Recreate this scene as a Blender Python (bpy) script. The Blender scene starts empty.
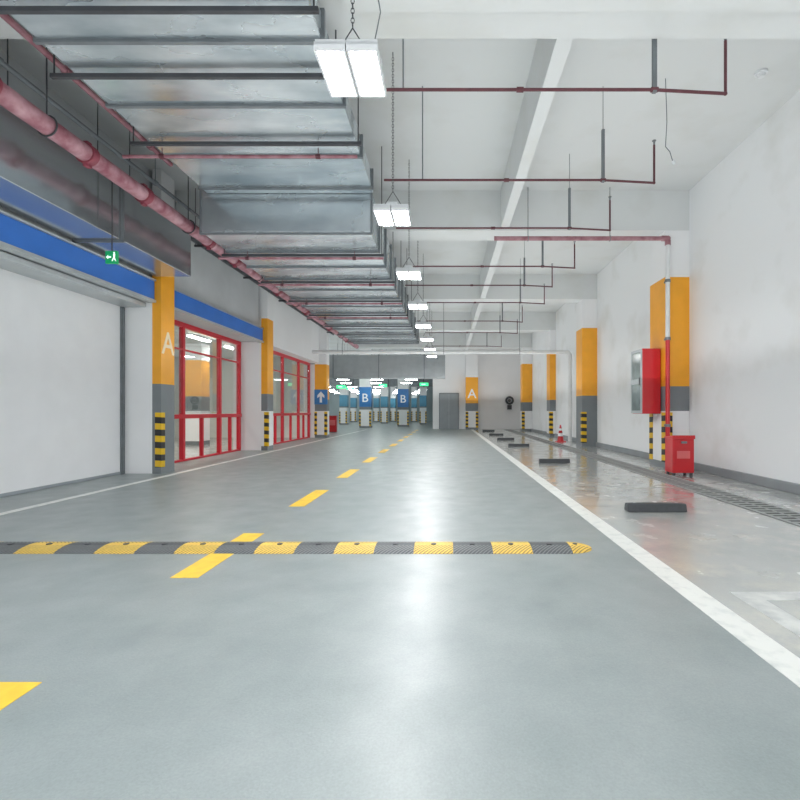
import bpy, bmesh, math, random
from mathutils import Vector, Matrix
random.seed(4)
S = bpy.context.scene
COL = S.collection
PI = math.pi
try:
    S.view_settings.view_transform = 'Standard'
except Exception:
    pass

# ------------------------------------------------------------------ helpers
def lin(r, g, b):
    f = lambda v: ((v/255+0.055)/1.055)**2.4 if v/255 > 0.04045 else v/255/12.92
    return (f(r), f(g), f(b), 1.0)

def mat(name, rgb, rough=.5, metal=0., var=.08, scale=3., bump=0., bscale=60., rvar=0., emit=0., coat=0., rgb2=None, lo=.35, hi=.65, stretch=None):
    m = bpy.data.materials.new(name); m.use_nodes = True
    nt = m.node_tree; N = nt.nodes; L = nt.links
    b = N['Principled BSDF']
    tc = N.new('ShaderNodeTexCoord'); src = tc.outputs['Object']
    if stretch:
        mp = N.new('ShaderNodeMapping'); mp.inputs['Scale'].default_value = stretch; L.new(src, mp.inputs['Vector']); src = mp.outputs[0]
    no = N.new('ShaderNodeTexNoise'); no.inputs['Scale'].default_value = scale; no.inputs['Detail'].default_value = 5
    L.new(src, no.inputs['Vector'])
    cr = N.new('ShaderNodeValToRGB')
    c = lin(*rgb)
    c2 = lin(*rgb2) if rgb2 else tuple(min(1, v*(1+var)) for v in c[:3])+(1,)
    c1 = tuple(v*(1-var) for v in c[:3])+(1,) if not rgb2 else c
    cr.color_ramp.elements[0].position = lo; cr.color_ramp.elements[0].color = c1
    cr.color_ramp.elements[1].position = hi; cr.color_ramp.elements[1].color = c2
    L.new(no.outputs['Fac'], cr.inputs['Fac']); L.new(cr.outputs['Color'], b.inputs['Base Color'])
    b.inputs['Roughness'].default_value = rough; b.inputs['Metallic'].default_value = metal
    if rvar:
        mr = N.new('ShaderNodeMapRange'); mr.inputs['From Min'].default_value = .3; mr.inputs['From Max'].default_value = .7
        mr.inputs['To Min'].default_value = max(.02, rough-rvar); mr.inputs['To Max'].default_value = rough+rvar
        n2 = N.new('ShaderNodeTexNoise'); n2.inputs['Scale'].default_value = scale*.6; n2.inputs['Detail'].default_value = 4
        L.new(src, n2.inputs['Vector']); L.new(n2.outputs['Fac'], mr.inputs['Value']); L.new(mr.outputs['Result'], b.inputs['Roughness'])
    if bump:
        n3 = N.new('ShaderNodeTexNoise'); n3.inputs['Scale'].default_value = bscale; n3.inputs['Detail'].default_value = 2
        L.new(src, n3.inputs['Vector'])
        bp = N.new('ShaderNodeBump'); bp.inputs['Strength'].default_value = bump; bp.inputs['Distance'].default_value = .01
        L.new(n3.outputs['Fac'], bp.inputs['Height']); L.new(bp.outputs['Normal'], b.inputs['Normal'])
    if coat:
        b.inputs['Coat Weight'].default_value = coat; b.inputs['Coat Roughness'].default_value = .08
    if emit:
        L.new(cr.outputs['Color'], b.inputs['Emission Color']); b.inputs['Emission Strength'].default_value = emit
    return m

def math_node(N, L, op, a, b=None, c=None):
    n = N.new('ShaderNodeMath'); n.operation = op
    for i, v in enumerate((a, b, c)):
        if v is None: continue
        if isinstance(v, (int, float)): n.inputs[i].default_value = v
        else: L.new(v, n.inputs[i])
    return n.outputs[0]

def stripe_mat(name, freq=4.2, slant=.06):
    m = mat(name, (240, 190, 40), .45)
    nt = m.node_tree; N = nt.nodes; L = nt.links; b = N['Principled BSDF']
    tc = [n for n in N if n.type == 'TEX_COORD'][0]
    sp = N.new('ShaderNodeSeparateXYZ'); L.new(tc.outputs['Object'], sp.inputs[0])
    a = math_node(N, L, 'ADD', sp.outputs['X'], sp.outputs['Y'])
    k = math_node(N, L, 'MULTIPLY_ADD', a, slant, sp.outputs['Z'])
    fr = math_node(N, L, 'FRACT', math_node(N, L, 'MULTIPLY', k, freq))
    g = math_node(N, L, 'GREATER_THAN', fr, .5)
    mx = N.new('ShaderNodeMix'); mx.data_type = 'RGBA'
    mx.inputs['A'].default_value = lin(40, 40, 42); mx.inputs['B'].default_value = lin(230, 186, 30)
    L.new(g, mx.inputs['Factor']); L.new(mx.outputs['Result'], b.inputs['Base Color'])
    return m

def rubber_mat(name, c1, c2):
    m = mat(name, c1, .6)
    nt = m.node_tree; N = nt.nodes; L = nt.links; b = N['Principled BSDF']
    tc = [n for n in N if n.type == 'TEX_COORD'][0]
    no = [n for n in N if n.type == 'TEX_NOISE'][0]; no.inputs['Scale'].default_value = 30
    sp = N.new('ShaderNodeSeparateXYZ'); L.new(tc.outputs['Object'], sp.inputs[0])
    v = math_node(N, L, 'ABSOLUTE', math_node(N, L, 'SUBTRACT', sp.outputs['Y'], .175))
    k = math_node(N, L, 'MULTIPLY_ADD', v, .9, sp.outputs['X'])
    fr = math_node(N, L, 'FRACT', math_node(N, L, 'MULTIPLY', k, 30))
    g = math_node(N, L, 'GREATER_THAN', fr, .62)
    rim = math_node(N, L, 'GREATER_THAN', v, .035)
    g = math_node(N, L, 'MULTIPLY', g, rim)
    mx = N.new('ShaderNodeMix'); mx.data_type = 'RGBA'
    L.new([n for n in N if n.type == 'VALTORGB'][0].outputs['Color'], mx.inputs['A']); mx.inputs['B'].default_value = lin(*c2)
    L.new(g, mx.inputs['Factor']); L.new(mx.outputs['Result'], b.inputs['Base Color'])
    bp = N.new('ShaderNodeBump'); bp.inputs['Strength'].default_value = .6; bp.inputs['Distance'].default_value = .006; bp.invert = True
    L.new(g, bp.inputs['Height']); L.new(bp.outputs['Normal'], b.inputs['Normal'])
    return m

def floor_mat(name, rgb, rgb2, r0, r1, sc, spec=.5, fine=.18, bump=.05, coat=0., cr_=.13, stain=None, coat_break=False):
    m = bpy.data.materials.new(name); m.use_nodes = True
    nt = m.node_tree; N = nt.nodes; L = nt.links; b = N['Principled BSDF']
    tc = N.new('ShaderNodeTexCoord')
    n1 = N.new('ShaderNodeTexNoise'); n1.inputs['Scale'].default_value = sc; n1.inputs['Detail'].default_value = 4; n1.inputs['Roughness'].default_value = .55
    L.new(tc.outputs['Object'], n1.inputs['Vector'])
    cr = N.new('ShaderNodeValToRGB'); cr.color_ramp.elements[0].position = .25; cr.color_ramp.elements[1].position = .75
    cr.color_ramp.elements[0].color = lin(*rgb); cr.color_ramp.elements[1].color = lin(*rgb2)
    L.new(n1.outputs['Fac'], cr.inputs['Fac'])
    col = cr.outputs['Color']
    if stain:
        n5 = N.new('ShaderNodeTexNoise'); n5.inputs['Scale'].default_value = 1.7; n5.inputs['Detail'].default_value = 9; n5.inputs['Roughness'].default_value = .7
        L.new(tc.outputs['Object'], n5.inputs['Vector'])
        mr5 = N.new('ShaderNodeMapRange'); mr5.inputs['From Min'].default_value = .48; mr5.inputs['From Max'].default_value = .68; mr5.inputs['To Max'].default_value = .8
        L.new(n5.outputs['Fac'], mr5.inputs['Value'])
        m5 = N.new('ShaderNodeMix'); m5.data_type = 'RGBA'; L.new(mr5.outputs['Result'], m5.inputs['Factor']); L.new(col, m5.inputs['A']); m5.inputs['B'].default_value = lin(*stain)
        col = m5.outputs['Result']
    n2 = N.new('ShaderNodeTexNoise'); n2.inputs['Scale'].default_value = 110; n2.inputs['Detail'].default_value = 2
    L.new(tc.outputs['Object'], n2.inputs['Vector'])
    bw = N.new('ShaderNodeRGBToBW'); L.new(n2.outputs['Color'], bw.inputs[0])
    mx = N.new('ShaderNodeMix'); mx.data_type = 'RGBA'; mx.blend_type = 'OVERLAY'; mx.inputs['Factor'].default_value = fine
    L.new(col, mx.inputs['A']); L.new(bw.outputs[0], mx.inputs['B'])
    L.new(mx.outputs['Result'], b.inputs['Base Color'])
    n3 = N.new('ShaderNodeTexNoise'); n3.inputs['Scale'].default_value = sc*1.7; n3.inputs['Detail'].default_value = 5
    L.new(tc.outputs['Object'], n3.inputs['Vector'])
    mr = N.new('ShaderNodeMapRange'); mr.inputs['From Min'].default_value = .3; mr.inputs['From Max'].default_value = .7
    mr.inputs['To Min'].default_value = r0; mr.inputs['To Max'].default_value = r1
    L.new(n3.outputs['Fac'], mr.inputs['Value']); L.new(mr.outputs['Result'], b.inputs['Roughness'])
    b.inputs['Specular IOR Level'].default_value = spec
    if coat:
        b.inputs['Coat Weight'].default_value = coat; b.inputs['Coat Roughness'].default_value = cr_
        if coat_break:
            m3 = N.new('ShaderNodeMapRange'); m3.inputs['From Min'].default_value = .35; m3.inputs['From Max'].default_value = .65
            m3.inputs['To Min'].default_value = cr_*.5; m3.inputs['To Max'].default_value = cr_*2.2
            L.new(n3.outputs['Fac'], m3.inputs['Value']); L.new(m3.outputs['Result'], b.inputs['Coat Roughness'])
    bp = N.new('ShaderNodeBump'); bp.inputs['Strength'].default_value = bump; bp.inputs['Distance'].default_value = .01
    L.new(n2.outputs['Fac'], bp.inputs['Height']); L.new(bp.outputs['Normal'], b.inputs['Normal'])
    if coat_break: L.new(bp.outputs['Normal'], b.inputs['Coat Normal'])
    return m

def glass_mat(name):
    m = bpy.data.materials.new(name); m.use_nodes = True
    nt = m.node_tree; N = nt.nodes; L = nt.links
    out = [n for n in N if n.type == 'OUTPUT_MATERIAL'][0]
    t = N.new('ShaderNodeBsdfTransparent'); t.inputs[0].default_value = (.93, .97, .97, 1)
    g = N.new('ShaderNodeBsdfGlossy'); g.inputs['Roughness'].default_value = .02
    no = N.new('ShaderNodeTexNoise'); no.inputs['Scale'].default_value = 2
    mr = N.new('ShaderNodeMapRange'); mr.inputs['To Min'].default_value = .14; mr.inputs['To Max'].default_value = .26
    L.new(no.outputs['Fac'], mr.inputs['Value'])
    mx = N.new('ShaderNodeMixShader'); L.new(mr.outputs['Result'], mx.inputs[0]); L.new(t.outputs[0], mx.inputs[1]); L.new(g.outputs[0], mx.inputs[2])
    L.new(mx.outputs[0], out.inputs['Surface'])
    return m

class MB:
    def __init__(s): s.bm = bmesh.new()
    def box(s, x0, x1, y0, y1, z0, z1):
        v = [s.bm.verts.new(p) for p in ((x0,y0,z0),(x1,y0,z0),(x1,y1,z0),(x0,y1,z0),(x0,y0,z1),(x1,y0,z1),(x1,y1,z1),(x0,y1,z1))]
        for f in ((0,3,2,1),(4,5,6,7),(0,1,5,4),(1,2,6,5),(2,3,7,6),(3,0,4,7)): s.bm.faces.new([v[i] for i in f])
        return s
    def cyl(s, p0, p1, r, seg=12, r2=None):
        p0 = Vector(p0); p1 = Vector(p1); d = p1-p0; L = d.length
        M = Matrix.Translation((p0+p1)/2) @ d.to_track_quat('Z', 'Y').to_matrix().to_4x4()
        bmesh.ops.create_cone(s.bm, cap_ends=True, segments=seg, radius1=r, radius2=r if r2 is None else r2, depth=L, matrix=M)
        return s
    def sph(s, p, r, seg=10):
        bmesh.ops.create_uvsphere(s.bm, u_segments=seg, v_segments=seg//2+1, radius=r, matrix=Matrix.Translation(p)); return s
    def prism(s, prof, axis, a0, a1):
        P = {'x': lambda a,u,v:(a,u,v), 'y': lambda a,u,v:(u,a,v), 'z': lambda a,u,v:(u,v,a)}[axis]
        A = [s.bm.verts.new(P(a0,u,v)) for u,v in prof]; B = [s.bm.verts.new(P(a1,u,v)) for u,v in prof]
        s.bm.faces.new(A); s.bm.faces.new(B[::-1])
        n = len(prof)
        for i in range(n): s.bm.faces.new([A[i], B[i], B[(i+1)%n], A[(i+1)%n]])
        return s
    def torus(s, c, R, r, axis='y', stretch=1.0, seg=12, rs=6):
        rings = []
        for i in range(seg):
            a = 2*PI*i/seg; ring = []
            for j in range(rs):
                b = 2*PI*j/rs
                u = (R+r*math.cos(b))*math.cos(a); v = (R+r*math.cos(b))*math.sin(a)*stretch; w = r*math.sin(b)
                p = (u, w, v) if axis == 'y' else ((w, u, v) if axis == 'x' else (u, v, w))
                ring.append(s.bm.verts.new(Vector(c)+Vector(p)))
            rings.append(ring)
        for i in range(seg):
            for j in range(rs):
                s.bm.faces.new([rings[i][j], rings[(i+1)%seg][j], rings[(i+1)%seg][(j+1)%rs], rings[i][(j+1)%rs]])
        return s
    def build(s, name, m, parent=None, bevel=0, smooth=False, loc=None):
        bmesh.ops.recalc_face_normals(s.bm, faces=s.bm.faces[:])
        me = bpy.data.meshes.new(name); s.bm.to_mesh(me); s.bm.free()
        me.materials.append(m)
        if smooth:
            for p in me.polygons: p.use_smooth = True
            try: me.set_sharp_from_angle(angle=math.radians(40))
            except Exception: pass
        o = bpy.data.objects.new(name, me); COL.objects.link(o)
        if parent: o.parent = parent
        if loc: o.location = loc
        if bevel:
            bv = o.modifiers.new('bevel', 'BEVEL'); bv.width = bevel; bv.segments = 2; bv.limit_method = 'ANGLE'
        return o

def tag(o, label=None, cat=None, group=None, kind=None):
    if label: o['label'] = label
    if cat: o['category'] = cat
    if group: o['group'] = group
    if kind: o['kind'] = kind
    return o
def thing(name, loc, label, cat, group=None, rz=0):
    o = bpy.data.objects.new(name, None); COL.objects.link(o); o.location = loc; o.rotation_euler.z = rz
    o.empty_display_size = .1
    return tag(o, label, cat, group)
def struct(o): o['kind'] = 'structure'; return o
def copy_tree(o, loc=None, label=None, parent=None, skip=()):
    c = o.copy(); COL.objects.link(c)
    if parent: c.parent = parent
    if loc: c.location = loc
    if label: c['label'] = label
    for ch in list(o.children):
        if ch.name.split('.')[0] in skip: continue
        copy_tree(ch, parent=c)
    return c
def text_obj(txt, size, M, m, parent, name='letter'):
    cu = bpy.data.curves.new('t', 'FONT'); cu.body = txt; cu.size = size; cu.extrude = .003; cu.offset = size*.008; cu.align_x = 'CENTER'; cu.align_y = 'CENTER'
    t = bpy.data.objects.new('t', cu); COL.objects.link(t)
    dg = bpy.context.evaluated_depsgraph_get(); dg.update()
    me = bpy.data.meshes.new_from_object(t.evaluated_get(dg)); bpy.data.objects.remove(t)
    me.transform(M); me.materials.clear(); me.materials.append(m); me.name = name
    o = bpy.data.objects.new(name, me); COL.objects.link(o); o.parent = parent
    return o
def face_cam(x, y, z): return Matrix(((1,0,0,x),(0,0,-1,y),(0,1,0,z),(0,0,0,1)))
def face_px(x, y, z): return Matrix(((0,0,1,x),(1,0,0,y),(0,1,0,z),(0,0,0,1)))
ORD = ['nearest', 'second', 'third', 'fourth', 'fifth', 'sixth', 'seventh', 'eighth', 'ninth', 'tenth', 'eleventh', 'twelfth', 'thirteenth', 'fourteenth', 'fifteenth', 'sixteenth']

# ------------------------------------------------------------------ materials
FL = floor_mat('epoxy_floor', (128,138,138), (146,154,154), .36, .5, 2.2, .5, .2, .1, coat=.25, cr_=.3)
FP = floor_mat('parking_floor', (160,165,164), (182,185,182), .12, .3, 1.6, .6, .15, .03, coat=.7, cr_=.1, stain=(204,200,190), coat_break=True)
WH = mat('white_wall_paint', (238,239,240), .6, var=.02, scale=1.0, bump=.05)
WR = mat('stained_white_wall', (238,240,241), .6, scale=.9, rgb2=(226,227,225), lo=.52, hi=.72, bump=.05)
WC = mat('ceiling_paint', (219,222,222), .7, scale=.9, rgb2=(209,211,208), lo=.5, hi=.75, bump=.05)
WG = mat('grey_upper_wall', (196,200,202), .6, var=.05, scale=1.5)
SK = mat('grey_skirting', (140,145,148), .5, var=.05)
ORG = mat('orange_paint', (248,172,44), .35, var=.04)
GRY = mat('dark_grey_paint', (122,128,132), .4, var=.04)
BLU = mat('blue_paint', (58,122,186), .35, var=.06)
TEA = mat('teal_paint', (84,150,180), .4, var=.06)
BLF = mat('blue_fascia_paint', (56,118,205), .4, var=.05, scale=2)
WL = mat('white_marking', (222,224,220), .4, scale=10, rgb2=(188,193,191), lo=.5, hi=.78)
WLW = mat('worn_white_marking', (214,216,213), .35, scale=7, rgb2=(172,176,176))
YL = mat('yellow_marking', (236,194,62), .4, var=.1, scale=8)
GALV = mat('galvanised_steel', (160,172,178), .27, metal=.72, scale=1.6, rgb2=(212,219,222), rvar=.09, bump=.08, bscale=7, lo=.3, hi=.7, stretch=(.7, 1.8, 1))
GALD = mat('dull_steel', (122,128,132), .45, metal=.4, var=.1, scale=5)
GALR = mat('reflective_grey_duct', (190,195,198), .2, metal=.8, var=.06, scale=1.2, rvar=.08, bump=.07, bscale=3, stretch=(1, .3, 2))
DUCP = mat('grey_duct_paint', (160,166,169), .5, metal=.2, var=.06)
PIPE = mat('dusty_red_pipe', (140,78,92), .6, scale=5, rgb2=(198,156,164), lo=.32, hi=.68)
PIPF = mat('dark_red_coupling', (138,62,76), .5, scale=8, var=.2)
PIPD = mat('dark_red_pipe', (92,46,54), .5, var=.2, scale=10)
PIPM = mat('pinkish_pipe', (138,84,94), .5, scale=6, rgb2=(172,130,138))
PIPW = mat('white_pipe', (224,226,226), .4, var=.05)
RED = mat('red_enamel', (205,34,42), .3, var=.05, coat=.3)
REDF = mat('red_frame_paint', (205,34,52), .35, var=.05)
DRK = mat('dark_steel', (74,76,80), .5, metal=.3, var=.15)
TRY = mat('tray_steel', (112,116,120), .45, metal=.4, var=.15, scale=6)
CBG = mat('grey_cable', (96,98,102), .6, var=.2, scale=4)
BLK = mat('black_rubber', (66,69,72), .6, var=.1, scale=20, bump=.2)
BSEG = rubber_mat('black_rubber_ribbed', (78,82,85), (120,123,124))
YSEG = rubber_mat('yellow_rubber_ribbed', (224,188,88), (142,122,70))
SHT = mat('shutter_white', (232,234,236), .4, var=.015)
DOOR = mat('grey_door_paint', (150,158,163), .4, var=.04)
LED = mat('led_panel', (255,255,255), .5, emit=1, var=0)
LED.node_tree.nodes['Principled BSDF'].inputs['Emission Strength'].default_value = 140
LEDS = mat('tube_light', (245,255,252), .5, emit=28, var=0)
LEDR = mat('room_tube_light', (255,252,245), .5, emit=60, var=0)
GRN = mat('exit_green', (16,150,90), .4, emit=.35, var=.05)
GRL = mat('exit_green_bright', (60,230,140), .4, emit=1.5, var=.05)
WHT = mat('sign_white', (240,242,244), .4, var=.02)
WHF = mat('faded_white', (246,226,190), .4, var=.04)
WHE = mat('sign_white_lit', (235,255,245), .4, emit=.8, var=.02)
GLS = glass_mat('clear_glass')
PAN = mat('cabinet_glass', (118,128,126), .15, var=.2, scale=5)
ALU = mat('silver_frame', (190,196,198), .35, metal=.4, var=.05)
STR = stripe_mat('hazard_stripe')
GRT = mat('grate_iron', (158,161,160), .5, metal=.1, var=.12, scale=8)
CHN = mat('drain_channel', (52,54,54), .7, var=.2)
RWL = mat('room_wall', (224,226,222), .6, var=.04)
HWL = mat('hall_wall', (156,170,173), .6, var=.12, scale=.4)
WHP = mat('white_plastic', (225,228,230), .4, var=.03)
SBX = mat('pale_red', (225,110,110), .4)

# ------------------------------------------------------------------ camera
cam = bpy.data.cameras.new('camera'); co = bpy.data.objects.new('camera', cam); COL.objects.link(co)
co.location = (0, 0, 1.2); co.rotation_euler = (PI/2, 0, 0)
cam.sensor_width = 36; cam.lens = 21.6; cam.shift_x = -47/800; cam.shift_y = 11/800; cam.clip_start = .05
S.camera = co

CZ = 5.84
# ------------------------------------------------------------------ setting
fl = struct(MB().box(-6.5, 1.71, -6, 32, -.2, 0).build('floor', FL))
fp = struct(MB().box(1.71, 5.1, -6, 32, -.2, 0).build('floor', FP))
fh = struct(MB().box(-26, -6.5, 21.9, 56, -.2, 0).box(-6.5, -.95, 32, 56, -.2, 0).build('floor', FL))
struct(MB().box(-26, 5.3, -6, 56, CZ, CZ+.2).build('ceiling', WC))
struct(MB().box(5.1, 5.3, -6, 32, -.2, CZ).build('wall_right', WR))
struct(MB().box(-.95, 5.3, 32, 32.2, -.2, CZ).build('wall_back', WH))
struct(MB().box(-.95, -.8, 32.2, 56, -.2, CZ).build('wall_hall_right', HWL))
struct(MB().box(-26, -.8, 56, 56.2, -.2, CZ).build('wall_hall_back', HWL))
struct(MB().box(-6.5, -5.72, -6, 14.6, 3.3, CZ).build('wall_left', WG))
struct(MB().box(-6.5, -5.75, 15.1, 21.6, 3.35, CZ).build('wall_left', WH))
for y0, y1, x1 in ((9.2, 9.7, -5.65), (14.6, 15.1, -5.65), (21.6, 22.1, -5.95)):
    struct(MB().box(-6.5, x1, y0, y1, 0, 3.3).build('wall_left', WH))
struct(MB().box(5.04, 5.1, -6, 32, 0, .145).build('baseboard_right', SK, bevel=.01))
# ceiling beams
struct(MB().box(1.13, 1.3, -6, 32, 5.03, CZ).build('trim_1', WC))
i = 2
for y0, y1 in ((3.7, 4.9), (10.1, 10.7), (16.3, 16.9), (22.5, 23.1), (28.7, 29.3)):
    struct(MB().box(-5.7, 5.1, y0, y1, 5.0, CZ).build('trim_%d' % i, WC)); i += 1
struct(MB().box(-.95, 5.1, 3.75, 4.5, 4.94, 4.995).build('trim_%d' % i, WC)); i += 1
# floor markings (painted on the floor: its parts)
d0 = 3.45-2.58
while d0 < 31:
    MB().box(-1.99, -1.79, d0, d0+1.25, 0, .003).build('yellow_dash', YL, fl); d0 += 2.58
MB().box(1.53, 1.708, -4, 31, 0, .003).build('white_line', WL, fl)
MB().box(-5.25, -5.13, -4, 31, 0, .003).build('white_line', WL, fl)
MB().box(1.87, 2.02, -2, 3.18, 0, .003).box(2.02, 3.66, 3.04, 3.18, 0, .003).build('bay_line', WLW, fp)
# drain grate
t = thing('drain_grate', (3.9, 0, 0), 'long grey iron drain grate set in floor along right wall', 'drain grate')
MB().box(-.24, .24, -4, 31, .001, .004).build('channel', CHN, t)
g = MB()
y = -1.0
while y < 31:
    g.box(-.2, .2, y, y+.06, .004, .009); y += .13 if y < 16 else .26
g.box(-.24, -.19, -1, 31, .004, .01); g.box(.19, .24, -1, 31, .004, .01); g.box(-.015, .015, -1, 31, .004, .01)
g.build('grating', GRT, t)

# ------------------------------------------------------------------ pillars
def pillar(x0, x1, y0, y1, label, band=ORG, low=WH, z1=1.2, z2=1.72, z3=4.02, top=CZ, guards=(), letters=(), group=None, gw=.1):
    cx, cy = (x0+x1)/2, (y0+y1)/2; w, d = (x1-x0)/2, (y1-y0)/2
    t = thing('pillar', (cx, cy, 0), label, 'pillar', group)
    e = .004
    MB().box(-w, w, -d, d, 0, .13).build('plinth', GRY, t)
    MB().box(-w, w, -d, d, .13, z1).build('base_section', low, t)
    MB().box(-w, w, -d, d, z1, z2).build('grey_band', GRY, t)
    MB().box(-w, w, -d, d, z2, z3).build('colour_band', band, t)
    if top > z3: MB().box(-w, w, -d, d, z3, top).build('upper_shaft', WH, t)
    for sx, sy in guards:
        g = MB(); tk = .012
        X = sx*w; Y = sy*d
        g.prism([(X, Y), (X-sx*gw, Y), (X-sx*gw, Y+sy*tk), (X+sx*tk, Y+sy*tk), (X+sx*tk, Y-sy*gw), (X, Y-sy*gw)], 'z', .12, 1.17)
        g.build('corner_guard', STR, t)
    for kind, ch, size, zz, mm in letters:
        M = {'cam': face_cam(0, -d-e, zz), 'px': face_px(w+e, 0, zz)}[kind]
        text_obj(ch, size, M, mm, t)
    return t
pillar(-5.65, -5.48, 9.2, 9.65, 'orange and grey pillar lettered A between the roller shutter and the first red window', top=CZ-.005, low=GRY, guards=((1,-1),), letters=(('px','A',.62,2.5,WHF),), gw=.11)
pillar(-5.65, -5.46, 14.6, 15.08, 'orange and grey pillar between the two red framed windows', guards=((1,-1),))
pillar(-5.95, -5.42, 21.6, 22.1, 'orange pillar carrying the blue arrow sign past the second red window', z3=3.3, guards=((1,-1),(-1,-1)))
pillar(4.59, 5.1, 10.1, 10.85, 'nearest orange pillar on the right wall, with fire cabinet and pipe', top=4.999, guards=((-1,-1),(-1,1)), gw=.15)
pillar(4.59, 5.1, 16.3, 17.05, 'second orange pillar on right wall, behind the fire cabinet', top=4.999, low=GRY, guards=((-1,-1),), gw=.15)
pillar(4.82, 5.1, 22.5, 23.2, 'third and slimmer orange pillar along the right wall', top=4.999, guards=((-1,-1),), gw=.15)
pillar(4.5, 5.1, 28.7, 29.4, 'farthest orange pillar on right wall near the end wall', top=4.999, guards=((-1,-1),), gw=.15)
pillar(1.23, 2.02, 31.2, 31.95, 'orange pillar lettered A beside grey door on the end wall', z1=1.2, z2=1.7, z3=3.4, guards=((-1,-1),(1,-1)), letters=(('cam','A',.85,2.3,WHT),), gw=.15)
HP = ((365, 34, .4, 'blue banded pillar lettered B, left of the two nearest in the far hall'),
      (403, 37, .42, 'blue banded pillar lettered B, right of the two nearest in the far hall'),
      (343, 42, .32, 'teal banded far hall pillar just right of the arrow sign'),
      (384, 46, .32, 'teal banded pillar midway between the two lettered B pillars in far hall'),
      (423, 43, .3, 'teal banded far hall pillar closest to the end wall'),
      (353, 51, .28, 'small distant teal pillar just left of the left B pillar'),
      (376, 52, .28, 'small distant teal pillar just right of the left B pillar'),
      (393, 53, .28, 'small distant teal pillar just left of the right B pillar'),
      (414, 52, .28, 'small distant teal pillar just right of the right B pillar'))
for n, (px, D, w, lab) in enumerate(HP):
    X = (px-447)*D/480
    pillar(X-w, X+w, D, D+.8, lab, band=BLU if n < 2 else TEA, z1=1.3 if n < 2 else 1.5, z2=1.5 if n < 2 else 1.6, z3=2.9 if n < 2 else 2.6, guards=((-1,-1),(1,-1)), letters=(('cam','B',.85,2.1,WHT),) if n < 2 else (), group='far hall pillars')

# ------------------------------------------------------------------ roller shutter
t = thing('roller_shutter', (-6.2, 5, 0), 'wide closed white roller shutter in the left wall', 'roller shutter')
m = MB(); z = .05
while z < 3.12:
    m.prism([(-.015, z), (-.0008, z), (0, z+.003), (0, z+.2), (-.0008, z+.203), (-.015, z+.203)], 'y', -6, 4.1); z += .203
m.build('curtain', SHT, t)
MB().box(-.03, .01, -6, 4.1, 0, .05).build('bottom_bar', DOOR, t, bevel=.005)
MB().box(-.03, .03, 4.1, 4.2, 0, 3.2).box(.03, .05, 4.12, 4.15, 0, 3.2).build('guide_rail', GALD, t, bevel=.004)
MB().box(-.1, .45, -6, 4.18, 3.18, 3.27).build('housing', ALU, t, bevel=.01)
for y0, y1, lb in ((-6, 9.18, 'long blue fascia board above the white roller shutter'), (9.7, 14.58, 'blue fascia board above the first red framed window')):
    t = thing('fascia_board', (-5.65, y0, 3.3), lb, 'fascia')
    MB().box(-.065, .06, 0, y1-y0, .02, .38).build('panel', BLF, t, bevel=.012)
    MB().box(-.065, .09, 0, y1-y0, .38, .41).build('cap_strip', ALU, t)
    MB().box(-.065, .09, 0, y1-y0, -.03, .02).build('lower_trim', ALU, t)

# ------------------------------------------------------------------ red windows
def window(n, y0, y1, top, tall, lo, xx=-6.3):
    t = bpy.data.objects.new('window_%d' % n, None); COL.objects.link(t); t.location = (xx, y0, 0); t['kind'] = 'structure'
    L = y1-y0
    f = MB(); f.box(-.05, .05, 0, L, top-.11, top); f.box(-.06, .07, 0, L, 1.02, 1.12); f.box(-.04, .04, 0, L, 0, .05)
    for y in tall: f.box(-.05, .05, y-.05, y+.05, .05, top-.1)
    f.box(-.04, .04, 0, L, 2.64, 2.68)
    f.build('window_frame', REDF, t, bevel=.006)
    p = MB()
    for y in lo: p.box(-.04, .04, y-.035, y+.035, .05, 1.02)
    p.build('low_post', REDF, t)
    for a, b in zip(tall, tall[1:]):
        MB().box(-.006, .006, a+.06, b-.06, 1.14, top-.13).build('pane', GLS, t)
    return t
window(1, 9.72, 14.58, 3.3, (.06, 1.7, 3.55, 4.8), (.9, 2.6, 4.2))
window(2, 15.12, 21.58, 3.35, (.06, 1.5, 2.95, 4.9, 6.4), (.8, 2.2, 3.9, 5.6), -6.2)
struct(MB().box(-12.2, -12, 9.6, 21.8, 0, 3.8).build('wall_room_back', RWL))
struct(MB().box(-12, -6.5, 9.5, 9.7, 0, 3.8).build('wall_room_near', RWL))
struct(MB().box(-12, -6.5, 21.65, 21.85, 0, 3.8).build('wall_room_far', RWL))
struct(MB().box(-12, -6.5, 9.7, 21.6, 3.6, 3.8).build('ceiling', RWL))
struct(MB().box(-12, -6.5, 9.7, 21.85, -.2, 0).build('floor', FP))
pillar(-9.3, -8.7, 17.0, 17.6, 'orange pillar standing in the room behind the first red window', top=3.6, z3=3.0)
pillar(-8.0, -7.7, 19.4, 19.8, 'slimmer orange pillar in the room near the second red window', top=3.6, z3=3.0)
for n, (x, y) in enumerate(((-8, 12.5), (-8, 15.5), (-8, 18.0), (-10.3, 13.5), (-10.3, 17))):
    t = thing('ceiling_light', (x, y, 3.52), 'white strip light on the ceiling of the room behind the red windows', 'ceiling light', 'room strip lights')
    MB().box(-.09, .09, -.62, .62, .03, .08).build('housing', WHP, t); MB().box(-.07, .07, -.6, .6, 0, .03).build('tube', LEDR, t)

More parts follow.
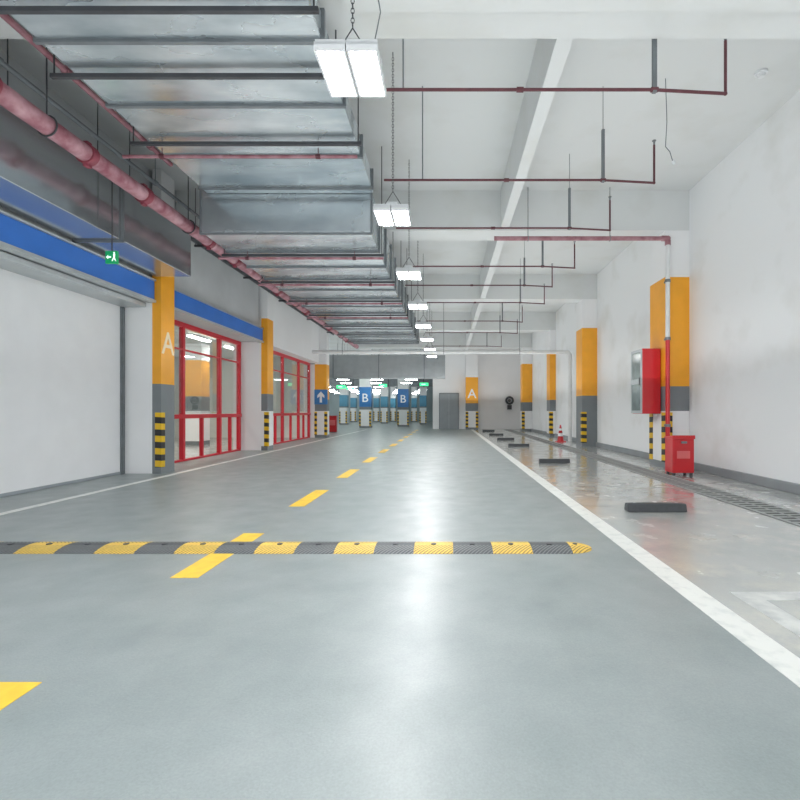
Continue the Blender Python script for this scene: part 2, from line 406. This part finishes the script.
# ------------------------------------------------------------------ speed bump
t = thing('speed_bump', (0, 4.03, 0), 'black and yellow rubber speed bump lying across the lane', 'speed bump')
BH = .034
def hz(y):
    u = min(max(y/.35, .001), .999); return .003+BH*math.sin(PI*u)**.7
PR = [(.35*i/10, hz(.035*i) if 0 < i < 10 else .003) for i in range(11)]
for k in range(17):
    x1 = 1.06-.336*k; x0 = x1-.334
    m = MB(); m.prism([(0, 0)]+PR+[(.35, 0)], 'x', x0, x1)
    sg = m.build('segment', BSEG if k % 2 == 0 else YSEG, t)
    MB().cyl((x0+.166, .165, BH+.001), (x0+.166, .165, BH+.008), .024, 12).build('bolt', DRK, sg)
m = MB()
rows = []
for a in range(0, 9):
    ang = PI/2*a/8; sc = math.cos(ang); xx = 1.062+.2*math.sin(ang)
    rows.append([(xx, .175+(yy-.175)*max(sc, .02), .003+(zz-.003)*max(sc, .02)) for yy, zz in PR])
bmv = [[m.bm.verts.new(p) for p in r] for r in rows]
for a in range(8):
    for b in range(len(PR)-1): m.bm.faces.new([bmv[a][b], bmv[a][b+1], bmv[a+1][b+1], bmv[a+1][b]])
m.bm.faces.new(bmv[0])
ec = m.build('end_cap', YSEG, t, smooth=True)
MB().cyl((1.12, .175, BH-.002), (1.12, .175, BH+.006), .02, 12).build('bolt', DRK, ec)

# ------------------------------------------------------------------ wheel stops
ws = thing('wheel_stop', (2.5, 5.76, 0), '', 'wheel stop', 'black rubber wheel stops')
MB().prism([(-.08, 0), (.08, 0), (.05, .095), (-.05, .095)], 'x', -.35, .35).build('block', BLK, ws, bevel=.012)
for s in (-1, 1):
    MB().prism([(-.066, .06), (-.0765, .02), (-.075, .02), (-.064, .06)], 'x', s*.18-.05, s*.18+.05).build('reflector', DRK, ws)
    MB().cyl((s*.25, 0, .095), (s*.25, 0, .1), .02, 10).build('bolt', GALD, ws)
for n, D in enumerate((5.76, 11.1, 16.2, 19.8, 23.6, 28)):
    lab = ('nearest and largest black rubber wheel stop, beside the drain grate', 'second black wheel stop from the camera, just beyond the red bin', 'third black wheel stop from the camera',
           'fourth black wheel stop from the camera', 'fifth black wheel stop from the camera', 'farthest black wheel stop, nearest the end wall')[n]
    if n == 0: ws['label'] = lab
    else: copy_tree(ws, (2.48-.06*(n > 1), D, 0), lab)

# ------------------------------------------------------------------ LED lights row
LX = -.7
ll = thing('led_light', (LX, 3.56, 3.7), '', 'ceiling light', 'hanging LED lights over the lane')
h = MB()
for s in (-1, 1):
    c = s*.112
    h.box(c-.108, c-.092, -.25, .25, -.01, .05); h.box(c+.092, c+.108, -.25, .25, -.01, .05)
    h.box(c-.092, c+.092, -.25, -.235, -.01, .05); h.box(c-.092, c+.092, .235, .25, -.01, .05)
    h.box(c-.108, c+.108, -.25, .25, .03, .05)
    for j in range(9): h.box(c-.105, c+.105, -.23+j*.054, -.22+j*.054, .05, .08)
h.build('housing', WHP, ll)
for s in (-1, 1): MB().box(s*.112-.09, s*.112+.09, -.232, .232, 0, .02).build('led_panel', LED, ll)
MB().box(-.22, .22, -.03, .03, .08, .1).box(-.07, .07, -.12, .12, .1, .16).build('driver_box', WHP, ll, bevel=.006)
MB().cyl((-.15, 0, .1), (0, 0, .34), .005, 6).cyl((.15, 0, .1), (0, 0, .34), .005, 6).build('bracket', DRK, ll)
c = MB(); z = .36; k = 0
while z < 2.12:
    c.torus((0, 0, z), .013, .003, 'y' if k % 2 else 'x', 1.7, 8, 4); z += .036; k += 1
c.cyl((0, 0, 2.09), (0, 0, 2.142), .006, 6)
c.build('chain', DRK, ll)
c = MB(); pts = [(.12, .06, .12), (.2, .05, .5), (.1, .03, 1.1), (.16, .04, 2.142)]
for a, b in zip(pts, pts[1:]): c.cyl(a, b, .005, 6)
c.build('power_cable', GALD, ll)
for n in range(8):
    D = 3.56+2.65*n
    lab = '%s hanging twin panel LED light in the row over the lane' % (ORD[n]+' (counting from the camera)' if n else 'nearest and largest')
    if n == 0: ll['label'] = lab
    else: copy_tree(ll, (LX, D, 3.7), lab, skip=('power_cable',))
copy_tree(ll, (LX, .9, 3.7), 'twin panel LED light hanging just above the camera')
copy_tree(ll, (LX, -1.75, 3.7), 'twin panel LED light hanging behind the camera')

# ------------------------------------------------------------------ big ducts
def duct(x0, x1, y0, y1, z0, z1, fl_y, label, m=GALV):
    t = thing('air_duct', ((x0+x1)/2, y0, z0), label, 'air duct')
    w = (x1-x0)/2; h = z1-z0
    MB().box(-w, w, 0, y1-y0, 0, h).build('duct_body', m, t, bevel=.008)
    for fy in fl_y:
        f = MB(); a = fy-y0; p = .03
        f.box(-w-p, w+p, a-.02, a+.02, -p, 0); f.box(-w-p, w+p, a-.02, a+.02, h, h+p)
        f.box(-w-p, -w, a-.02, a+.02, 0, h); f.box(w, w+p, a-.02, a+.02, 0, h)
        f.build('flange', GALD, t)
    return t
t = duct(-3.75, -1.15, .3, 7.5, 4.6, 4.85, [1.2, 2.3, 3.38, 4.4, 5.33, 6.4, 7.3], 'wide flat galvanised air duct overhead nearest the camera')
for y in (3.0, 4.0, 4.79, 6.0):
    x0 = -2.3 if y == 4.0 else -1.5
    h = MB(); h.box(x0, 1.38, y-.3-.02, y-.3+.02, -.08, -.04)
    for x in (x0+.03, 1.34): h.cyl((x, y-.3, -.08), (x, y-.3, CZ-4.6), .008, 6)
    h.build('hanger', DRK, t)
t = duct(-3.85, -1.2, 7.52, 20.0, 4.0, 4.7, [7.54+.88*i for i in range(15)], 'long lower galvanised air duct with many flanges continuing down the lane')
for i2 in range(7):
    y = .9+1.76*i2
    h = MB(); h.box(-1.42, 1.42, y-.02, y+.02, -.09, -.05)
    for x in (-1.38, 1.38): h.cyl((x, y, -.09), (x, y, CZ-4.0), .008, 6)
    h.build('hanger', DRK, t)
duct(-5.58, -4.88, -4, 9.15, 3.76, 4.54, [1.0, 4.2, 7.2], 'smooth reflective grey duct running above the blue fascia on the left', GALR)
t = thing('air_duct', (-3.3, 25.3, 2.95), 'grey duct crossing the lane in front of the far hall', 'air duct')
MB().box(-4.6, 3.2, 0, .9, 0, 1.2).build('duct_body', DUCP, t, bevel=.01)
for x in (-2.7, -.3, 2.1): MB().box(x-.02, x+.02, -.03, .93, -.03, 1.23).build('flange', GALD, t)
t = thing('air_duct', (-8, 41, 3.3), 'dark duct crossing the far hall above its lights', 'air duct')
MB().box(-12, 6.8, 0, .8, 0, 1.6).build('duct_body', GALD, t)
for x in (-6, -3, 0, 3, 6): MB().box(x-.03, x+.03, -.03, .83, -.03, 1.63).build('flange', DRK, t)

# ------------------------------------------------------------------ pipes on the left
t = thing('main_pipe', (-4.42, 0, 4.35), 'thick dusty red fire main pipe running along the left ducts', 'pipe')
MB().cyl((0, -4, 0), (0, 23.5, 0), .102, 20).build('pipe', PIPE, t, smooth=True)
for y in (1.5, 4.6, 5.9, 7.0, 8.9, 10.0, 12.5, 15.0, 18.0, 21.0):
    MB().cyl((0, y-.05, 0), (0, y+.05, 0), .125, 20).box(-.03, .03, y-.04, y+.04, -.155, -.1).box(-.03, .03, y-.04, y+.04, .1, .155).build('coupling', PIPF, t, bevel=.006)
for y in (2.5, 5.3, 8.2, 11.2, 14.0, 17, 20):
    MB().torus((0, y, 0), .115, .01, 'y', 1, 16, 6).cyl((0, y, .115), (0, y, CZ-4.35), .008, 6).build('hanger', DRK, t)
def long_pipe(x, z, r, y1, m, label, rods, name='branch_pipe'):
    t = thing(name, (x, 0, z), label, 'pipe')
    MB().cyl((0, -3, 0), (0, y1, 0), r, 12).build('pipe', m, t, smooth=True)
    for y in rods: MB().cyl((0, y-.03, 0), (0, y+.03, 0), r*1.4, 12).cyl((0, y, r), (0, y, CZ-z-.002), .006, 6).build('coupling', m, t)
long_pipe(-4.2, 4.95, .035, 7.3, PIPM, 'thin pinkish pipe running high beside left edge of the wide duct', (1, 3.7, 5.3, 6.8))
long_pipe(-4.0, 5.2, .03, 7.3, PIPD, 'thin dark red pipe running highest beside the wide duct', (1.6, 4.4, 6.2))
long_pipe(-4.68, 4.86, .03, 15.5, GALD, 'grey steel conduit running just above the thick red pipe', (2.2, 5.0, 7.7, 11.5), 'conduit')
t = thing('cable_tray', (-5.0, 0, 4.66), 'grey steel cable tray running beside the thick red pipe', 'cable tray')
m = MB().box(-.2, -.185, -4, 22, 0, .08).box(.185, .2, -4, 22, 0, .08)
y = 1
while y < 22: m.box(-.185, .185, y, y+.03, .01, .03); y += .3
m.build('tray', TRY, t)
m = MB()
for x in (-.12, -.05, .04, .12): m.cyl((x, -4, .055), (x, 22, .055), .018, 6)
m.build('cables', CBG, t)
for y in (1.2, 3.2, 5.2, 7.2, 10, 12.4, 15, 18, 21):
    MB().box(-.26, .26, y-.02, y+.02, -.04, 0).cyl((-.24, y, 0), (-.24, y, CZ-4.66), .007, 6).cyl((.24, y, 0), (.24, y, CZ-4.66), .007, 6).build('hanger', DRK, t)
for n, (y, z, x0, x1, up) in enumerate(((6.15, 4.46, -4.15, -1.15, .11), (8.3, 3.84, -3.95, -1.1, .12), (10.05, 3.84, -3.95, -1.1, .12), (11.8, 3.84, -3.95, -1.1, .12), (13.6, 3.84, -3.95, -1.1, .12))):
    t = thing('branch_pipe', (0, y, z), '%s thin red pipe crossing under the galvanised ducts, counted from the camera' % ORD[n], 'pipe', 'thin red pipes under ducts')
    MB().cyl((x0, 0, 0), (x1, 0, 0), .022, 10).build('pipe', PIPM, t, smooth=True)
    for x in (x0+.5, x1-.5): MB().cyl((x-.03, 0, 0), (x+.03, 0, 0), .032, 10).cyl((x, 0, .02), (x, 0, up), .006, 6).build('coupling', PIPD, t)

# ------------------------------------------------------------------ sprinkler branches on the right
sb = thing('sprinkler_pipe', (0, 4.93, 4.5), '', 'sprinkler pipe', 'dark red sprinkler pipes under the white ceiling')
p = MB().cyl((-1.0, 0, 0), (2.1, 0, 0), .016, 10).cyl((2.1, 0, 0), (2.86, 0, -.04), .016, 10).sph((2.86, 0, -.04), .02)
p.cyl((2.86, 0, -.04), (2.86, 0, .5), .015, 10); p.build('pipe', PIPD, sb, smooth=True)
for x in (.75, 2.13): MB().cyl((x-.035, 0, 0), (x+.035, 0, 0), .026, 10).build('coupling', PIPD, sb)
MB().cyl((2.86, 0, .5), (2.86, 0, .54), .014, 8).cyl((2.86, 0, .56), (2.86, 0, .565), .03, 10).cyl((2.845, 0, .54), (2.845, 0, .56), .003, 5).cyl((2.875, 0, .54), (2.875, 0, .56), .003, 5).build('sprinkler_head', GALD, sb)
MB().box(2.11, 2.15, -.02, .02, -.03, .72).cyl((2.13, 0, .72), (2.13, 0, 1.34), .005, 6).build('hanger', GALD, sb)
MB().cyl((-.45, 0, 0), (-.45, 0, 1.34), .009, 6).build('rod', GALD, sb)
for n, (D, dx) in enumerate(((4.93, 0), (6.86, .1), (8.66, .08), (10.95, .05), (12.6, -.1), (14.6, .1), (17.6, -.1), (20.2, .1), (24.4, -.1))):
    lab = '%s dark red sprinkler branch pipe under the white ceiling, counted from camera' % ORD[n]
    if n == 0: sb['label'] = lab
    else: copy_tree(sb, (dx, D, 4.5), lab, skip=() if n < 2 else ('rod',))
t = thing('riser_pipe', (4.58, 9.96, 0), 'pinkish pipe crossing below the beam and dropping beside nearest right pillar', 'pipe')
MB().cyl((-3.6, 0, 4.78), (-.02, 0, 4.78), .045, 14).build('pipe', PIPM, t, smooth=True)
MB().sph((0, 0, 4.78), .058, 12).cyl((-.12, 0, 4.78), (-.03, 0, 4.78), .058, 14).cyl((0, 0, 4.74), (0, 0, 4.64), .058, 14).build('elbow', PIPM, t, smooth=True)
MB().cyl((0, 0, 2.7), (0, 0, 4.7), .045, 14).build('white_drop', PIPW, t, smooth=True)
MB().cyl((0, 0, 0.0), (0, 0, 2.7), .045, 14).build('red_drop', RED, t, smooth=True)
for z in (.9, 2.7, 3.9): MB().box(-.02, .06, .0, .13, z-.02, z+.02).cyl((0, 0, z-.03), (0, 0, z+.03), .058, 14).build('clamp', GALD, t)
for x in (-2.9, -1.2): MB().cyl((x, 0, 4.8), (x, 0, CZ), .008, 6).torus((x, 0, 4.78), .055, .008, 'x', 1, 12, 5).build('hanger', GALD, t)
t = thing('white_pipe', (4.87, 19, 0), 'white pipe crossing the whole lane and dropping down the right wall', 'pipe')
MB().cyl((-10.2, 0, 3.53), (-.1, 0, 3.53), .075, 14).cyl((-.1, 0, 3.53), (0, 0, 3.43), .075, 14).sph((-.1, 0, 3.53), .076).sph((0, 0, 3.43), .076).cyl((0, 0, 3.43), (0, 0, 0), .075, 14).build('pipe', PIPW, t, smooth=True)
for x in (-9, -5.0, -2): MB().cyl((x, 0, 3.5), (x, 0, CZ), .01, 6).torus((x, 0, 3.53), .085, .01, 'x', 1, 12, 5).build('hanger', GALD, t)

# ------------------------------------------------------------------ fire cabinet, bin, cone, hose reel
t = thing('fire_cabinet', (4.35, 10.55, 1.14), 'red fire cabinet with grey glazed door mounted on nearest right pillar', 'fire cabinet')
MB().box(-.17, .225, -.28, .28, 0, 1.4).build('body', RED, t, bevel=.01)
d = MB()
for a, b in ((-.275, -.245), (.245, .275)): d.box(-.2, -.17, a, b, .01, 1.39)
for a, b in ((.01, .07), (.64, .76), (1.33, 1.39)): d.box(-.2, -.17, -.245, .245, a, b)
dd = d.build('door', ALU, t)
MB().box(-.19, -.175, -.245, .245, .76, 1.33).build('glass_pane', PAN, dd); MB().box(-.19, -.175, -.245, .245, .07, .64).build('glass_pane', PAN, dd)
MB().cyl((-.21, -.22, .62), (-.21, -.22, .78), .012, 8).build('handle', DRK, dd)

t = thing('red_bin', (4.38, 9.05, 0), 'red metal sand box with lid standing below the fire cabinet', 'box')
MB().box(-.2, .2, -.16, .16, .05, .68).build('body', RED, t, bevel=.012)
MB().prism([(-.18, .68), (.18, .68), (.18, .71), (-.18, .75)][::-1], 'x', -.21, .21).build('lid', RED, t, bevel=.008)
for x in (-.16, .16):
    for y in (-.12, .12): MB().box(x-.02, x+.02, y-.02, y+.02, 0, .05).build('foot', DRK, t)
MB().box(-.05, .05, -.195, -.17, .6, .64).build('latch', GALD, t)
MB().box(-.12, .12, -.164, -.16, .32, .46).build('label_plate', SBX, t)

t = thing('traffic_cone', (4.42, 18.7, 0), 'red and white traffic cone beside the drain grate', 'traffic cone')
MB().box(-.18, .18, -.18, .18, 0, .03).build('base', RED, t, bevel=.01)
MB().cyl((0, 0, .03), (0, 0, .66), .13, 18, .025).build('cone', RED, t, smooth=True)
MB().cyl((0, 0, .22), (0, 0, .34), .102, 18, .08).build('reflective_band', WHT, t); MB().cyl((0, 0, .44), (0, 0, .52), .066, 18, .052).build('reflective_band', WHT, t)

t = thing('hose_reel', (4.15, 31.85, 1.3), 'dark hose reel mounted on the end wall near its right corner', 'hose reel')
MB().torus((0, 0, .6), .22, .07, 'y', 1, 20, 8).build('hose', BLK, t, smooth=True)
MB().cyl((0, -.08, .6), (0, .14, .6), .1, 14).build('hub', DRK, t); MB().box(-.14, .14, -.05, .145, 0, .3).build('bracket', DRK, t)

t = thing('fire_box', (-6.4, 27, 0), 'small red fire box standing at the entrance of the far hall', 'box')
MB().box(-.2, .2, -.15, .15, .04, .9).build('body', RED, t, bevel=.012)
MB().box(-.22, .22, -.17, .17, .9, .94).build('lid', RED, t); MB().box(-.15, .15, -.156, -.15, .4, .7).build('label_plate', SBX, t); MB().box(-.18, .18, -.12, .12, 0, .04).build('foot', DRK, t)

t = thing('smoke_detector', (4.3, 6.57, CZ), 'small round detector on the ceiling near the right wall', 'smoke detector')
MB().cyl((0, 0, 0), (0, 0, -.03), .08, 18).build('base', WHP, t); MB().cyl((0, 0, -.03), (0, 0, -.07), .055, 18, .04).build('sensor', WHP, t)
t = thing('hanging_wire', (3.05, 6.7, CZ), 'short loose wire with a small plug dangling below the ceiling', 'wire')
m = MB(); pts = [(0, 0, 0), (.02, 0, -.6), (.0, 0, -.95), (.06, 0, -1.02), (.1, 0, -1.15)]
for a, b in zip(pts, pts[1:]): m.cyl(a, b, .006, 6)
m.build('wire', GALD, t); MB().cyl((.1, 0, -1.15), (.13, 0, -1.2), .02, 8).build('plug', WHP, t)

# ------------------------------------------------------------------ door on end wall
t = bpy.data.objects.new('door_1', None); COL.objects.link(t); t.location = (.13, 31.98, 0); t['kind'] = 'structure'
MB().box(-.66, -.6, -.05, .02, 0, 2.38).box(.6, .66, -.05, .02, 0, 2.38).box(-.66, .66, -.05, .02, 2.32, 2.4).build('door_frame', GRY, t)
for s in (-1, 1):
    l = MB().box(min(s*.005, s*.6), max(s*.005, s*.6), -.03, .01, 0, 2.32).build('door_leaf', DOOR, t)
    MB().cyl((s*.06, -.05, .95), (s*.06, -.05, 1.15), .012, 8).build('door_handle', GALD, l)

# ------------------------------------------------------------------ signs
t = thing('exit_sign', (-4.78, 6.85, 3.3), 'small green lit exit sign hanging beside the left grey duct', 'exit sign')
MB().box(-.085, .085, -.02, .02, 0, .18).build('panel', GRN, t, bevel=.005)
m = MB()
m.prism([(-.07, .09), (-.04, .06), (-.04, .08), (0, .08), (0, .1), (-.04, .1), (-.04, .12)], 'y', -.024, -.021)
m.cyl((.045, -.024, .15), (.045, -.021, .15), .012, 10)
m.prism([(.03, .135), (.06, .135), (.055, .08), (.075, .03), (.065, .03), (.04, .07), (.02, .03), (.01, .04), (.035, .09)], 'y', -.024, -.021)
m.build('running_figure', WHE, t)
MB().cyl((0, 0, .18), (0, 0, 1.36), .008, 6).build('hanging_rod', DRK, t)
t = thing('direction_sign', (-5.66, 21.56, 1.5), 'blue square sign with white up arrow on the pillar', 'sign')
MB().box(-.29, .29, -.02, .02, 0, .66).build('panel', BLU, t)
MB().prism([(-.05, .08), (.05, .08), (.05, .36), (.16, .28), (.16, .4), (0, .58), (-.16, .4), (-.16, .28), (-.05, .36)], 'y', -.026, -.021).build('arrow', WHT, t)
for n, (px, D, z) in enumerate(((383, 36, 3.0), (350, 39, 2.95), (424, 33.5, 2.95), (341, 33, 2.75))):
    X = (px-447)*D/480
    t = thing('exit_sign', (X, D, z), ['green exit sign hanging between the two lettered B pillars', 'second green exit sign from left in the far hall', 'green exit sign hanging by the corner of the end wall', 'leftmost green exit sign in the far hall beside the arrow sign'][n], 'exit sign')
    MB().box(-.3, .3, -.03, .03, 0, .22).build('panel', GRL, t); MB().box(-.18, .1, -.035, -.031, .08, .14).build('arrow', WHE, t)
    MB().cyl((-.25, 0, .22), (-.25, 0, CZ-z), .01, 5).cyl((.25, 0, .22), (.25, 0, CZ-z), .01, 5).build('hanging_rod', GALD, t)
# hall tube lights
tb = thing('tube_light', (0, 0, 3.1), 'white tube light hanging in the far hall', 'ceiling light', 'tube lights in the far hall')
MB().box(-.4, .4, -.08, .08, .04, .1).build('housing', WHP, tb); MB().box(-.36, .36, -.05, .05, 0, .04).build('tube', LEDS, tb)
MB().cyl((-.3, 0, .1), (-.3, 0, CZ-3.1), .006, 5).cyl((.3, 0, .1), (.3, 0, CZ-3.1), .006, 5).build('hanging_rod', GALD, tb)
first = True
for j, D in enumerate((29.5, 33.2, 38.5, 43.5, 47.5, 52)):
    for q in range(6):
        X = -2.2-2.1*q-.6*(j % 3)
        if D < 31 and X < -8: continue
        if first: tb.location = (X, D, 3.1); first = False
        else: copy_tree(tb, (X, D, 3.1))

# ------------------------------------------------------------------ light
w = bpy.data.worlds.new('world'); S.world = w; w.use_nodes = True
bg = w.node_tree.nodes['Background']; bg.inputs[0].default_value = (.97, .985, 1, 1); bg.inputs[1].default_value = 1.8
def area(x, y, z, sx, sy, p, rx=0, col=(.99, 1, 1)):
    l = bpy.data.lights.new('area', 'AREA'); l.shape = 'RECTANGLE'; l.size = sx; l.size_y = sy; l.energy = p; l.color = col
    o = bpy.data.objects.new('added_uplight', l); COL.objects.link(o); o.location = (x, y, z); o.rotation_euler.x = rx
    return o
area(-.2, 13.5, 1.9, 9.4, 36, 660, PI)          # added upward fill for lane ceiling and ducts, no fixture here
area(-10, 42, 1.9, 16, 24, 460, PI)            # added upward fill brightening the far hall, not one of its lamps
